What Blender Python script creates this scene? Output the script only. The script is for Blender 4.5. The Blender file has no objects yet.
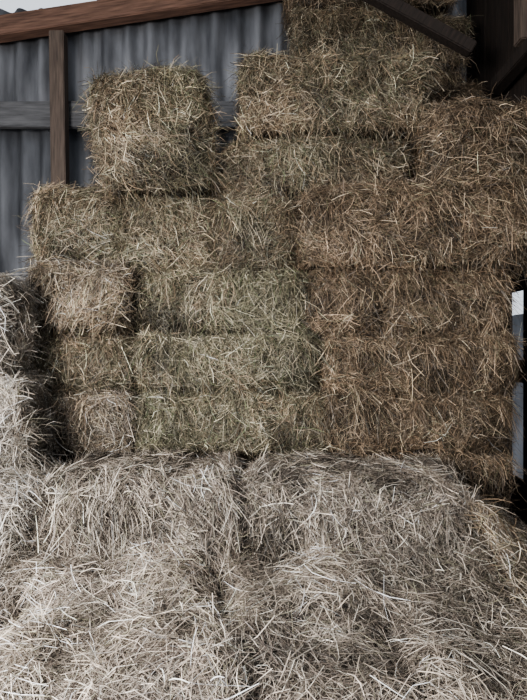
import bpy, math
import numpy as np
from mathutils import Vector, Matrix, Euler
rng = np.random.default_rng(7)
scene = bpy.context.scene
col = scene.collection
try:
    scene.view_settings.look = 'AgX - Medium High Contrast'
except Exception as e:
    print('look', e)

def lin(c):
    c = np.array(c, dtype=float)/255.0
    return np.where(c <= 0.04045, c/12.92, ((c+0.055)/1.055)**2.4)

# ------------------------------------------------------------ materials
def new_mat(name):
    m = bpy.data.materials.new(name); m.use_nodes = True
    nt = m.node_tree
    return m, nt, nt.nodes['Principled BSDF']

def hay_material():
    m, nt, b = new_mat('hay_straw')
    at = nt.nodes.new('ShaderNodeAttribute'); at.attribute_name = 'straw'
    tc = nt.nodes.new('ShaderNodeTexCoord')
    n = nt.nodes.new('ShaderNodeTexNoise'); n.inputs['Scale'].default_value = 60; n.inputs['Detail'].default_value = 4
    nt.links.new(tc.outputs['Object'], n.inputs['Vector'])
    r = nt.nodes.new('ShaderNodeMapRange')
    r.inputs['From Min'].default_value = .3; r.inputs['From Max'].default_value = .7
    r.inputs['To Min'].default_value = .7; r.inputs['To Max'].default_value = 1.3
    nt.links.new(n.outputs['Fac'], r.inputs['Value'])
    mx = nt.nodes.new('ShaderNodeVectorMath'); mx.operation = 'SCALE'
    nt.links.new(at.outputs['Color'], mx.inputs[0]); nt.links.new(r.outputs[0], mx.inputs['Scale'])
    nt.links.new(mx.outputs[0], b.inputs['Base Color'])
    b.inputs['Roughness'].default_value = .45
    b.inputs['Specular IOR Level'].default_value = .5
    return m

def wood_material(name, c1, c2, axis_scale, sc=6):
    m, nt, b = new_mat(name)
    tc = nt.nodes.new('ShaderNodeTexCoord'); mp = nt.nodes.new('ShaderNodeMapping')
    mp.inputs['Scale'].default_value = axis_scale
    n = nt.nodes.new('ShaderNodeTexNoise'); n.inputs['Scale'].default_value = sc; n.inputs['Detail'].default_value = 8
    cr = nt.nodes.new('ShaderNodeValToRGB')
    cr.color_ramp.elements[0].position = .3; cr.color_ramp.elements[1].position = .7
    cr.color_ramp.elements[0].color = (*lin(c1), 1); cr.color_ramp.elements[1].color = (*lin(c2), 1)
    nt.links.new(tc.outputs['Object'], mp.inputs[0]); nt.links.new(mp.outputs[0], n.inputs['Vector'])
    nt.links.new(n.outputs['Fac'], cr.inputs[0]); nt.links.new(cr.outputs[0], b.inputs['Base Color'])
    bp = nt.nodes.new('ShaderNodeBump'); bp.inputs['Strength'].default_value = .4; bp.inputs['Distance'].default_value = .01
    nt.links.new(n.outputs['Fac'], bp.inputs['Height']); nt.links.new(bp.outputs[0], b.inputs['Normal'])
    b.inputs['Roughness'].default_value = .8
    return m

M_HAY = hay_material()
M_WOOD = wood_material('wood_beam', (92, 70, 60), (142, 110, 94), (1, 12, 12))
M_WOODV = wood_material('wood_post', (76, 66, 60), (112, 98, 88), (12, 12, 1))
M_WOODG = wood_material('wood_grey', (78, 78, 80), (116, 116, 118), (1, 10, 10))
M_WOODD = wood_material('wood_dark', (34, 29, 26), (58, 48, 42), (10, 10, 1))
M_SHEET = wood_material('weathered_sheet', (68, 70, 75), (146, 148, 153), (2.8, 1, .5), 3)
M_ROOF = wood_material('roof_sheet', (50, 48, 46), (78, 76, 73), (3, 1, 1))
M_FLOOR = wood_material('earth_floor', (70, 58, 46), (125, 105, 85), (1, 1, 1))

# ------------------------------------------------------------ hay generator
PAL = {
 'warm':  [(176,155,131),(150,130,108),(202,184,156),(111, 96, 81),(230,214,189),(132,128,102)],
 'brown': [(162,140,117),(136,116, 96),(190,168,143),(101, 86, 73),(218,198,170),(122,116, 93)],
 'green': [(162,154,129),(134,130,107),(190,180,156),(104,100, 82),(222,212,188),(122,131, 99)],
 'grey':  [(182,169,153),(152,139,126),(208,196,180),(116,106, 97),(238,229,213),(146,142,121)],
 'pale':  [(180,167,154),(150,138,127),(206,194,180),(114,103, 95),(238,230,216),(144,138,120)],
 'bright':[(212,202,190),(180,170,158),(232,224,212),(140,130,121),(252,248,238),(172,166,150)],  # lighter version of pale; daylight on the left edge put into the colour
}
LP = {k: np.array([lin(c) for c in v]) for k, v in PAL.items()}
def noise_fn(r, k=6, lo=3, hi=14):
    d = r.normal(size=(k, 3)); d /= np.linalg.norm(d, axis=1)[:, None]
    f = r.uniform(lo, hi, k)[:, None]*d; ph = r.uniform(0, 6.28, k); a = 1/np.sqrt(np.linalg.norm(f, axis=1)); a /= a.sum()
    return lambda p: (np.sin(p@f.T+ph)*a).sum(1)*1.8

def strands(P, N, r, pal, bias=None, length=(.05, .2), width=(.0012, .003), wild=.06, spread=.6, coh=1.2, lift=.024, fringe=False):
    n = len(P)
    up = np.where(np.abs(N[:, 2:3]) > .8, np.array([[0, 1, 0.]]), np.array([[0, 0, 1.]]))
    T1 = np.cross(up, N); T1 /= np.linalg.norm(T1, axis=1)[:, None]+1e-9
    T2 = np.cross(N, T1)
    nf = noise_fn(r, 6, 6, 26); nf2 = noise_fn(r, 8, 8, 60)
    ang = (bias if bias is not None else 0)+coh*nf(P)*1.8+r.normal(0, spread, n)
    rnd = r.random(n) < .3
    ang = np.where(rnd, r.uniform(0, 6.28, n), ang)
    out = r.normal(.02, .16, n)
    w = r.random(n) < wild
    out = np.where(w, r.uniform(.2, 1.2, n), out)
    D = np.cos(ang)[:, None]*T1+np.sin(ang)[:, None]*T2+out[:, None]*N
    D[:, 2] -= np.where(w, .35, 0)
    if fringe:
        D = r.normal(0, .5, (n, 3))+N*.35; D[:, 2] -= .9
        w[:] = True
    D /= np.linalg.norm(D, axis=1)[:, None]
    L = r.uniform(0, 1, n)**1.8*(length[1]-length[0])+length[0]
    L = np.where(w, L*.8, L)
    W = width[0]+(width[1]-width[0])*r.random(n)**2.0
    bend = r.normal(0, .32, (n, 3)); bend -= .8*(bend*N).sum(1)[:, None]*N
    S = np.cross(D, N+r.normal(0, .8, (n, 3))); S /= np.linalg.norm(S, axis=1)[:, None]+1e-9
    u_ = r.random(n)
    depth = (-.9+1.9*u_)*lift
    C = P+N*depth[:, None]
    ts = np.array([-.5, -.17, .17, .5])
    V = np.zeros((n, 4, 2, 3))
    start = np.where(w, .45, 0)
    for i, t in enumerate(ts):
        tt = t+start
        c = C+D*(L*tt)[:, None]+bend*(L*(t*t*1.6-.1))[:, None]
        c[:, 2] -= np.where(w, (tt*tt)*.3*L, 0)
        ww = W*(1 if 0 < i < 3 else .7)
        V[:, i, 0] = c+S*(ww/2)[:, None]; V[:, i, 1] = c-S*(ww/2)[:, None]
    V = V.reshape(-1, 3)
    base = (np.arange(n)*8)[:, None, None]
    q = np.array([[0, 1, 3, 2], [2, 3, 5, 4], [4, 5, 7, 6]])[None]
    F = (base+q).reshape(-1, 4)
    prob = np.array([.24, .22, .17, .17, .11, .09])
    ci = r.choice(6, n, p=prob)
    c = LP[pal][ci]
    nf3 = noise_fn(r, 5, 5, 18)
    alt = r.random(n) < np.clip(.3+.4*nf3(P), 0, .85)
    other = {'warm': 'green', 'brown': 'warm', 'green': 'warm', 'grey': 'warm', 'pale': 'grey', 'bright': 'grey'}[pal]
    c = np.where(alt[:, None], LP[other][ci]*.95, c)
    c = c*r.uniform(.28, 1.4, n)[:, None]
    c = c*np.clip(1+.55*nf2(P), .25, 1.7)[:, None]
    dk = np.clip(u_*1.15, .12, 1)      # shade between stems painted in: deeper ones get darker colour
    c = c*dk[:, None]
    return V, F, np.repeat(np.clip(c, 0, .95), 8, axis=0)

def build_mesh(name, parts):
    Vs, Fs, Cs = [], [], []; off = 0
    for V, F, C in parts:
        Vs.append(V); Fs.append(F+off); Cs.append(C); off += len(V)
    V = np.concatenate(Vs); F = np.concatenate(Fs); C = np.concatenate(Cs)
    me = bpy.data.meshes.new(name)
    me.vertices.add(len(V)); me.vertices.foreach_set('co', V.astype(np.float32).ravel())
    me.loops.add(len(F)*4); me.loops.foreach_set('vertex_index', F.astype(np.int32).ravel())
    me.polygons.add(len(F)); me.polygons.foreach_set('loop_start', (np.arange(len(F))*4).astype(np.int32))
    me.polygons.foreach_set('loop_total', np.full(len(F), 4, np.int32))
    me.update(calc_edges=True)
    ca = me.color_attributes.new('straw', 'FLOAT_COLOR', 'POINT')
    ca.data.foreach_set('color', np.concatenate([C, np.ones((len(C), 1))], 1).astype(np.float32).ravel())
    me.materials.append(M_HAY)
    return me

def bale(x0, x1, y0, z0, z1, depth=.46, pal='warm', rz=0, ry=0, rx=0, dens=38000, vis=(1, 1, .5, .5), bias=0.0, r_=.07,
         amp=.03, flake='x', length=(.03, .17), wild=.11, spread=.75, width=(.0009, .0030), coh=1.4, fr=1.5):
    """box x0..x1, front face y0, z0..z1 ; vis = front, top, left, right strand density"""
    r = np.random.default_rng(int(rng.integers(1e9)))
    h = np.array([(x1-x0)/2, depth/2, (z1-z0)/2])
    h = h-.001
    rr = min(r_, h.min()*.8)
    nz = noise_fn(r, 8, 6, 30); nb = noise_fn(r, 4, 2, 7)
    ax = 0 if flake == 'x' else 1
    fl = r.uniform(.08, .13); ph = r.uniform(0, 3)
    def surf(q, inset=0.0):
        inn = np.clip(q, -(h-rr), h-rr); d = q-inn
        nrm = d/(np.linalg.norm(d, axis=1)[:, None]+1e-9)
        p = inn+rr*nrm
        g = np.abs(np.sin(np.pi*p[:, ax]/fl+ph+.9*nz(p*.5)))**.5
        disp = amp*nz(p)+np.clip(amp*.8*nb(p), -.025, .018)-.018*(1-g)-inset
        tw = np.zeros(len(p))
        for s in (-.5, .5):
            tw += np.exp(-((p[:, ax]-s*h[ax]*.95)/.02)**2)
        disp -= .01*tw
        return p+nrm*disp[:, None], nrm, g
    parts = []
    K = 18
    gu, gv = np.meshgrid(np.linspace(-1, 1, K+1), np.linspace(-1, 1, K+1), indexing='ij')
    gu = gu.ravel(); gv = gv.ravel()
    idx = np.arange((K+1)**2).reshape(K+1, K+1)
    quad = np.stack([idx[:-1, :-1], idx[1:, :-1], idx[1:, 1:], idx[:-1, 1:]], -1).reshape(-1, 4)
    faces = [(1, -1), (2, 1), (0, -1), (0, 1), (1, 1), (2, -1)]
    dark = LP[pal][3]*.22  # core colour darkened to paint shade into the gaps
    for a, s in faces:
        o = [i for i in range(3) if i != a]
        q = np.zeros((len(gu), 3)); q[:, a] = s*h[a]; q[:, o[0]] = gu*h[o[0]]; q[:, o[1]] = gv*h[o[1]]
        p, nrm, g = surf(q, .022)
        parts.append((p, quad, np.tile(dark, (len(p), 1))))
    for (a, s), vz in zip(faces, list(vis)+[.03, 0]):
        o = [i for i in range(3) if i != a]
        n = int(4*h[o[0]]*h[o[1]]*dens*vz)
        if n < 5: continue
        q = np.zeros((n, 3)); q[:, a] = s*h[a]
        q[:, o[0]] = r.uniform(-1, 1, n)*h[o[0]]; q[:, o[1]] = r.uniform(-1, 1, n)*h[o[1]]
        p, nrm, g = surf(q)
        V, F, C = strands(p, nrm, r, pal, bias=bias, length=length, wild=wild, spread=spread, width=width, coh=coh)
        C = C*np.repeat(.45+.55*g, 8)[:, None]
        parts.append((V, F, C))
    # loose stems hanging over the upper front edge, in irregular tufts
    if fr > 0 and vis[0] > .5:
        n = int(1300*2*h[0]*fr)
        q = np.zeros((n, 3)); q[:, 1] = -h[1]
        tc = r.uniform(-1, 1, 7)
        q[:, 0] = np.clip(np.where(r.random(n) < .6, tc[r.integers(0, 7, n)]+r.normal(0, .07, n), r.uniform(-1, 1, n)), -1, 1)*h[0]
        q[:, 2] = h[2]*(1-.5*r.random(n)**2)
        p, nrm, g = surf(q)
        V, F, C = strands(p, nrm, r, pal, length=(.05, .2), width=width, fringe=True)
        parts.append((V, F, C))
    pts_n = 40
    for s in (-.5, .5):
        t = np.linspace(0, 2*np.pi, pts_n, endpoint=False)
        q = np.zeros((pts_n, 3)); b_ = 1-ax
        q[:, ax] = s*h[ax]*.95
        cs = np.stack([np.cos(t), np.sin(t)], 1); cs /= np.abs(cs).max(1)[:, None]
        q[:, b_] = cs[:, 0]*h[b_]; q[:, 2] = cs[:, 1]*h[2]
        p, nrm, g = surf(q, -.002)
        V = []
        for k in range(4):
            a_ = k*np.pi/2
            e = np.zeros(3); e[ax] = 1
            V.append(p+.0016*(np.cos(a_)*nrm+np.sin(a_)*e))
        V = np.stack(V, 1).reshape(-1, 3)
        F = []
        for i in range(pts_n):
            j = (i+1) % pts_n
            for k in range(4):
                l = (k+1) % 4
                F.append([i*4+k, i*4+l, j*4+l, j*4+k])
        parts.append((V, np.array(F), np.tile(lin((140, 122, 92)), (len(V), 1))))
    me = build_mesh('hay_bale', parts)
    ob = bpy.data.objects.new('hay_bale', me); col.objects.link(ob)
    ob.location = ((x0+x1)/2, y0+depth/2, (z0+z1)/2)
    ob.rotation_euler = (math.radians(rx), math.radians(ry), math.radians(rz))
    return ob

# ---- right stack
bale(.31, 1.20, 2.44, 1.10, 1.395, pal='brown', rz=-1)
bale(.28, 1.20, 2.39, 1.395, 1.69, pal='brown', rz=2)
bale(.22, 1.17, 2.42, 1.69, 1.98, pal='brown', rz=-1)
bale(.17, 1.27, 2.33, 1.98, 2.34, depth=.5, pal='brown', amp=.036, rz=1)
bale(-.19, .72, 2.50, 2.34, 2.65, pal='warm', depth=.45, vis=(1, .5, 1, .5), wild=.16)
bale(.75, 1.28, 2.33, 2.34, 2.74, depth=.6, pal='brown', rz=3, amp=.04, flake='y', wild=.14)
bale(-.13, .84, 2.44, 2.65, 3.08, depth=.5, pal='warm', amp=.042, ry=-1, wild=.18, r_=.10)
bale(.72, 1.30, 2.98, 2.76, 3.2, depth=.36, pal='brown')
# ---- middle column
bale(-.62, .28, 2.40, 1.10, 1.395, pal='green', bias=.5)
bale(-.62, .26, 2.37, 1.395, 1.69, pal='green', rz=1)
bale(-.59, .20, 2.40, 1.69, 1.98, pal='green', rz=-1.5)
bale(-.24, .16, 2.36, 1.98, 2.34, depth=.55, pal='warm', flake='y', bias=1.2, amp=.036, wild=.14)
bale(-.64, -.25, 2.42, 1.98, 2.34, depth=.55, pal='green', flake='y', bias=.9, wild=.14, amp=.036)
# ---- left column
bale(-1.05, -.64, 2.34, 1.10, 1.39, depth=.6, pal='grey', flake='y', rz=2, vis=(1, .6, 1, .5))
bale(-1.06, -.64, 2.36, 1.39, 1.69, depth=.6, pal='warm', flake='y', vis=(1, .6, 1, .5))
bale(-1.5, -1.09, 2.50, 1.10, 1.40, depth=.6, pal='grey', flake='y', vis=(1, .6, .2, .5))
bale(-1.5, -1.09, 2.52, 1.41, 1.72, depth=.6, pal='grey', flake='y', vis=(1, .6, .2, .5))
bale(-1.06, -.61, 2.27, 1.69, 2.0, depth=.6, pal='grey', flake='y', rz=-3, vis=(1, 1, 1, .5), bias=.2)
bale(-1.10, -.66, 2.38, 2.0, 2.37, depth=.6, pal='warm', flake='y', rz=4, ry=-4, vis=(1, 1, 1, .6), amp=.038, r_=.10)
bale(-.80, -.28, 2.36, 2.36, 2.90, depth=.52, pal='warm', flake='y', rz=8, ry=-7, vis=(1, 1, 1, 1), bias=.5, amp=.038, wild=.24, r_=.08, fr=2)
# ---- left edge, nearer
bale(-1.6, -.96, 1.96, 1.11, 1.5, depth=.34, pal='bright', vis=(1, 1, .2, 1), wild=.1, r_=.08)
bale(-1.66, -1.02, 1.97, 1.5, 1.90, depth=.34, pal='bright', ry=4, vis=(1, 1, .2, 1), wild=.1, r_=.08)
# ---- nearer tier A
bale(-1.6, -.82, 1.68, .75, 1.10, depth=.66, pal='bright', amp=.03, r_=.12, vis=(1, 1, .2, .4))
bale(-.82, -.10, 1.78, .76, 1.11, depth=.58, pal='pale', amp=.03, r_=.08, bias=1.45, spread=.4, coh=.45, ry=-1, width=(.001, .0034))
bale(-.10, .82, 1.80, .76, 1.11, depth=.58, pal='pale', amp=.042, r_=.15, bias=1.1, coh=.7, rz=-3, ry=2, vis=(1, 1, .4, 1), width=(.001, .0034))
# ---- tier B (nearest)
bale(-1.45, -.10, 1.14, .39, .73, depth=.6, pal='pale', amp=.02, r_=.1, vis=(.6, .1, .1, .3))
bale(-.06, .84, 1.14, .39, .73, depth=.6, pal='pale', amp=.02, r_=.1, vis=(.6, .1, .1, .6))
# ---- supporting rows, low detail
for z in (.01, .375, .74):
    for xa, xb in ((-1.1, -.2), (-.18, .3), (.32, 1.22)):
        bale(xa, xb, 2.44, z, z+.355, pal='brown', dens=12000, vis=(1 if xa > .3 else .15, 0, 0, .2))
    bale(-1.52, -1.12, 2.5, z, z+.355, pal='brown', depth=.6, dens=6000, vis=(.15, 0, .3, .1), flake='y')
for z in (.01,):
    for xa, xb in ((-1.45, -.6), (-.57, .3), (.33, 1.2)):
        bale(xa, xb, 1.16, z, z+.37, pal='grey', depth=.55, dens=8000, vis=(.8, .1, .2, .4))
        bale(xa, xb, 1.78, z, z+.37, pal='grey', depth=.55, dens=2000, vis=(.2, .1, .2, .4))
for xa, xb in ((-1.45, -.6), (-.57, .3), (.33, 1.2)):
    bale(xa, xb, 1.79, .385, .755, pal='grey', depth=.55, dens=2000, vis=(.2, .1, .2, 1))
# rear stack
for i in range(9):
    z = .01+i*.385
    d = 1 if i > 6 else .1
    bale(.1, .93, 3.40, z, z+.375, depth=.36, pal='brown', dens=14000, vis=(d, d, d, 0))
    bale(.95, 1.34, 3.40, z, z+.375, depth=.36, pal='brown', dens=14000, vis=(d, d, d, 0))
bale(.18, 1.0, 3.30, 3.47, 3.86, depth=.44, pal='warm', dens=24000, amp=.035)
bale(1.02, 1.36, 3.32, 3.47, 3.8, depth=.42, pal='warm', dens=24000, amp=.03)
bale(.20, 1.26, 3.3, 3.86, 4.22, depth=.42, pal='brown', dens=24000, amp=.035)

# ---- loose hay blanket
def heap(name, X0, X1, Y0, Y1, hf, n, pal, length=(.03, .18), wild=.12, bias=0):
    r = np.random.default_rng(int(rng.integers(1e9)))
    K = 110
    gx, gy = np.meshgrid(np.linspace(X0, X1, K+1), np.linspace(Y0, Y1, K+1), indexing='ij')
    gx = gx.ravel(); gy = gy.ravel()
    idx = np.arange((K+1)**2).reshape(K+1, K+1)
    quad = np.stack([idx[:-1, :-1], idx[1:, :-1], idx[1:, 1:], idx[:-1, 1:]], -1).reshape(-1, 4)
    P = np.stack([gx, gy, hf(gx, gy)-.026], 1)
    parts = [(P, quad, np.tile(LP[pal][3]*.18, (len(P), 1)))]  # underlayer painted dark as shade beneath the loose stems
    x = r.uniform(X0, X1, n); y = r.uniform(Y0, Y1, n); e = .01
    z = hf(x, y)
    N = np.stack([-(hf(x+e, y)-z)/e, -(hf(x, y+e)-z)/e, np.ones(n)], 1); N /= np.linalg.norm(N, axis=1)[:, None]
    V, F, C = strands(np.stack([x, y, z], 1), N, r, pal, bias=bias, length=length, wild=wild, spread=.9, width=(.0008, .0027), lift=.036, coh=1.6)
    # shade in the folds painted into stem colours, ridges lightened
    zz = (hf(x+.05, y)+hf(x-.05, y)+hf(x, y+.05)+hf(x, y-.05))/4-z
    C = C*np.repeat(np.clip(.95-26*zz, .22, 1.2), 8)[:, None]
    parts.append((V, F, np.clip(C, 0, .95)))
    me = build_mesh(name, parts)
    ob = bpy.data.objects.new(name, me); col.objects.link(ob); return ob
nfh = noise_fn(rng, 14, 10, 48)
nfw = noise_fn(rng, 4, 2, 6)
nfm = noise_fn(rng, 8, 7, 18)
def h1(x, y):
    p = np.stack([x, y, 0*x], 1)
    f = .80+.045*nfh(p)+.045*nfm(p)+.09*np.exp(-np.clip(1.80-y, 0, 9)/.08)
    cx = -.10+.25*(1.5-y)+.03*nfw(p)
    f = f-.10*np.exp(-((x-cx)/.03)**2)
    cy = 1.50+.05*nfw(p)+.08*np.sin(x*3)
    f = f-.09*np.exp(-((y-cy)/.03)**2)*(.6+.4*np.sin(x*7+1))
    f = f-.05*np.exp(-((x+.70+.06*nfw(p))/.03)**2)*(y < 1.6)
    f = f-.05*np.exp(-((x-.45-.1*nfw(p))/.03)**2)*(y < 1.5)
    f = f-.35*np.clip(1.22-y, 0, 1)
    f = f-.6*np.clip(x-.7, 0, 1)**1.5*np.clip((1.8-y)*2, 0, 1)
    return f
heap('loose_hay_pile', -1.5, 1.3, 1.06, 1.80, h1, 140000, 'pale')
def h2(x, y):
    p = np.stack([x, y, 0*x], 1)
    return .99+.03*nfh(p)-.62*np.clip(x-.80, 0, 2)-.5*np.clip(1.9-y, 0, 2)**1.3
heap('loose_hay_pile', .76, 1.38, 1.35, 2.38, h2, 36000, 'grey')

# ------------------------------------------------------------ barn shell
def box(name, c, s, mat, rot=(0, 0, 0), bev=.006, parent=None):
    import bmesh
    bm = bmesh.new(); bmesh.ops.create_cube(bm, size=1)
    bmesh.ops.scale(bm, vec=s, verts=bm.verts)
    if bev: bmesh.ops.bevel(bm, geom=bm.edges[:], offset=bev, segments=2, affect='EDGES')
    me = bpy.data.meshes.new(name); bm.to_mesh(me); bm.free(); me.materials.append(mat)
    ob = bpy.data.objects.new(name, me); col.objects.link(ob)
    ob.location = c; ob.rotation_euler = [math.radians(a) for a in rot]
    if parent: ob.parent = parent
    return ob
def beam_between(name, a, b, w, h, mat):
    a = Vector(a); b = Vector(b); d = b-a
    ob = box(name, (a+b)/2, (d.length, w, h), mat)
    ob.rotation_euler = d.to_track_quat('X', 'Z').to_euler()
    return ob

def corrugated(name, X0, X1, Y, z0, ztop, mat, period=.17, amp=.03):
    n = int((X1-X0)/period*10)
    vs, fs = [], []
    for i in range(n+1):
        x = X0+(X1-X0)*i/n
        s = math.sin(2*math.pi*x/period)
        y = Y+amp*s
        for k, z in enumerate((z0, ztop(x))):
            vs.append((x, y, z)); 
        if i: fs.append((2*i-2, 2*i, 2*i+1, 2*i-1))
    me = bpy.data.meshes.new(name); me.from_pydata(vs, [], fs); me.materials.append(mat)
    for p in me.polygons: p.use_smooth = True
    ob = bpy.data.objects.new(name, me); col.objects.link(ob)
    so = ob.modifiers.new('s', 'SOLIDIFY'); so.thickness = .006
    return ob
wb = bpy.data.objects.new('wall_back', None); col.objects.link(wb)
u = corrugated('upper_sheets', -3.0, 1.75, 3.99, 3.42, lambda x: 4.28 if x < -1.32 else 4.52, M_SHEET); u.parent = wb
l = corrugated('lower_sheets', -3.0, 1.75, 4.06, 0.0, lambda x: 3.5, M_SHEET); l.parent = wb
box('girt', (-.6, 3.92, 3.42), (4.7, .05, .2), M_WOODG, parent=wb)

beam_between('wall_plate_beam', (-3.0, 3.84, 3.885), (1.2, 3.84, 4.52), .1, .15, M_WOOD)
box('barn_post', (-1.515, 3.80, 1.99), (.11, .09, 3.98), M_WOODV, rot=(0, -.8, 0))
beam_between('rafter', (.40, 2.95, 3.80), (1.2, 2.9, 3.32), .07, .07, M_WOODD)
beam_between('rafter', (.0, 3.1, 4.36), (.5, 3.0, 3.72), .06, .06, M_WOODD)
def plane_mesh(name, vs, mat):
    me = bpy.data.meshes.new(name); me.from_pydata(vs, [], [(0, 1, 2, 3)]); me.materials.append(mat)
    ob = bpy.data.objects.new(name, me); col.objects.link(ob)
    so = ob.modifiers.new('s', 'SOLIDIFY'); so.thickness = .02
    return ob
plane_mesh('ceiling', [(-3.2, .3, 5.0), (1.9, .3, 5.0), (1.9, 4.1, 4.56), (-3.2, 4.1, 4.56)], M_ROOF)
plane_mesh('floor', [(-6, -5, 0), (6, -5, 0), (6, 5, 0), (-6, 5, 0)], M_FLOOR)
wr = bpy.data.objects.new('wall_right', None); col.objects.link(wr)
y = .47; i = 0
while y < 3.85:
    w = .17
    if i == 15:
        box('board_low', (1.56, y+w/2, .41), (.025, w-.004, .82), M_WOODD, parent=wr)
        box('board_high', (1.56, y+w/2, 3.31), (.025, w-.004, 2.7), M_WOODD, parent=wr)
    else:
        box('board', (1.56+.004*(i % 2), y+w/2, 2.33), (.025, w-.003, 4.66), M_WOODD, parent=wr)
    y += w; i += 1
box('rail', (1.60, 2.1, 1.47), (.05, 3.6, .14), M_WOOD, parent=wr)
for k in range(8):  # pale sheets added outside to dim the sky seen through the gap
    box('gap_dimmer_sheet', (2.15, 3.2+k*.21, .95), (.02, .2, 1.9), M_SHEET, parent=wr)
beam_between('tie_beam', (1.46, .4, 3.25), (1.46, 3.2, 3.25), .08, .08, M_WOODD)
box('barn_post', (1.45, 2.8, 3.75), (.09, .09, .9), M_WOODV)
wl = bpy.data.objects.new('wall_left', None); col.objects.link(wl)
y = 2.2
while y < 3.9:
    box('board', (-2.9, y+.1, 2.1), (.025, .195, 4.2), M_WOODG, parent=wl); y += .2

# ------------------------------------------------------------ light
w = bpy.data.worlds.new('sky'); scene.world = w; w.use_nodes = True
bg = w.node_tree.nodes['Background']; bg.inputs[0].default_value = (.86, .92, 1, 1); bg.inputs[1].default_value = 1.1
def area(name, loc, tgt, sx, sy, p, c):
    d = bpy.data.lights.new(name, 'AREA'); d.shape = 'RECTANGLE'; d.size = sx; d.size_y = sy; d.energy = p; d.color = c
    o = bpy.data.objects.new(name, d); col.objects.link(o); o.location = loc
    o.rotation_euler = (Vector(tgt)-Vector(loc)).to_track_quat('-Z', 'Y').to_euler()
area('assumed_daylight_lamp', (-1.45, -.5, 1.9), (-.5, 1.9, .8), 1.0, 1.1, 165, (1, .97, .94))  # added area lamp out of view for assumed front-left daylight; no doorway is built

cam = bpy.data.cameras.new('camera'); co = bpy.data.objects.new('camera', cam); col.objects.link(co)
cam.sensor_fit = 'VERTICAL'; cam.sensor_height = 36; cam.lens = 26
co.location = (0, 0, 1.6); co.rotation_euler = (math.radians(90), 0, 0)
cam.clip_start = .02
scene.camera = co
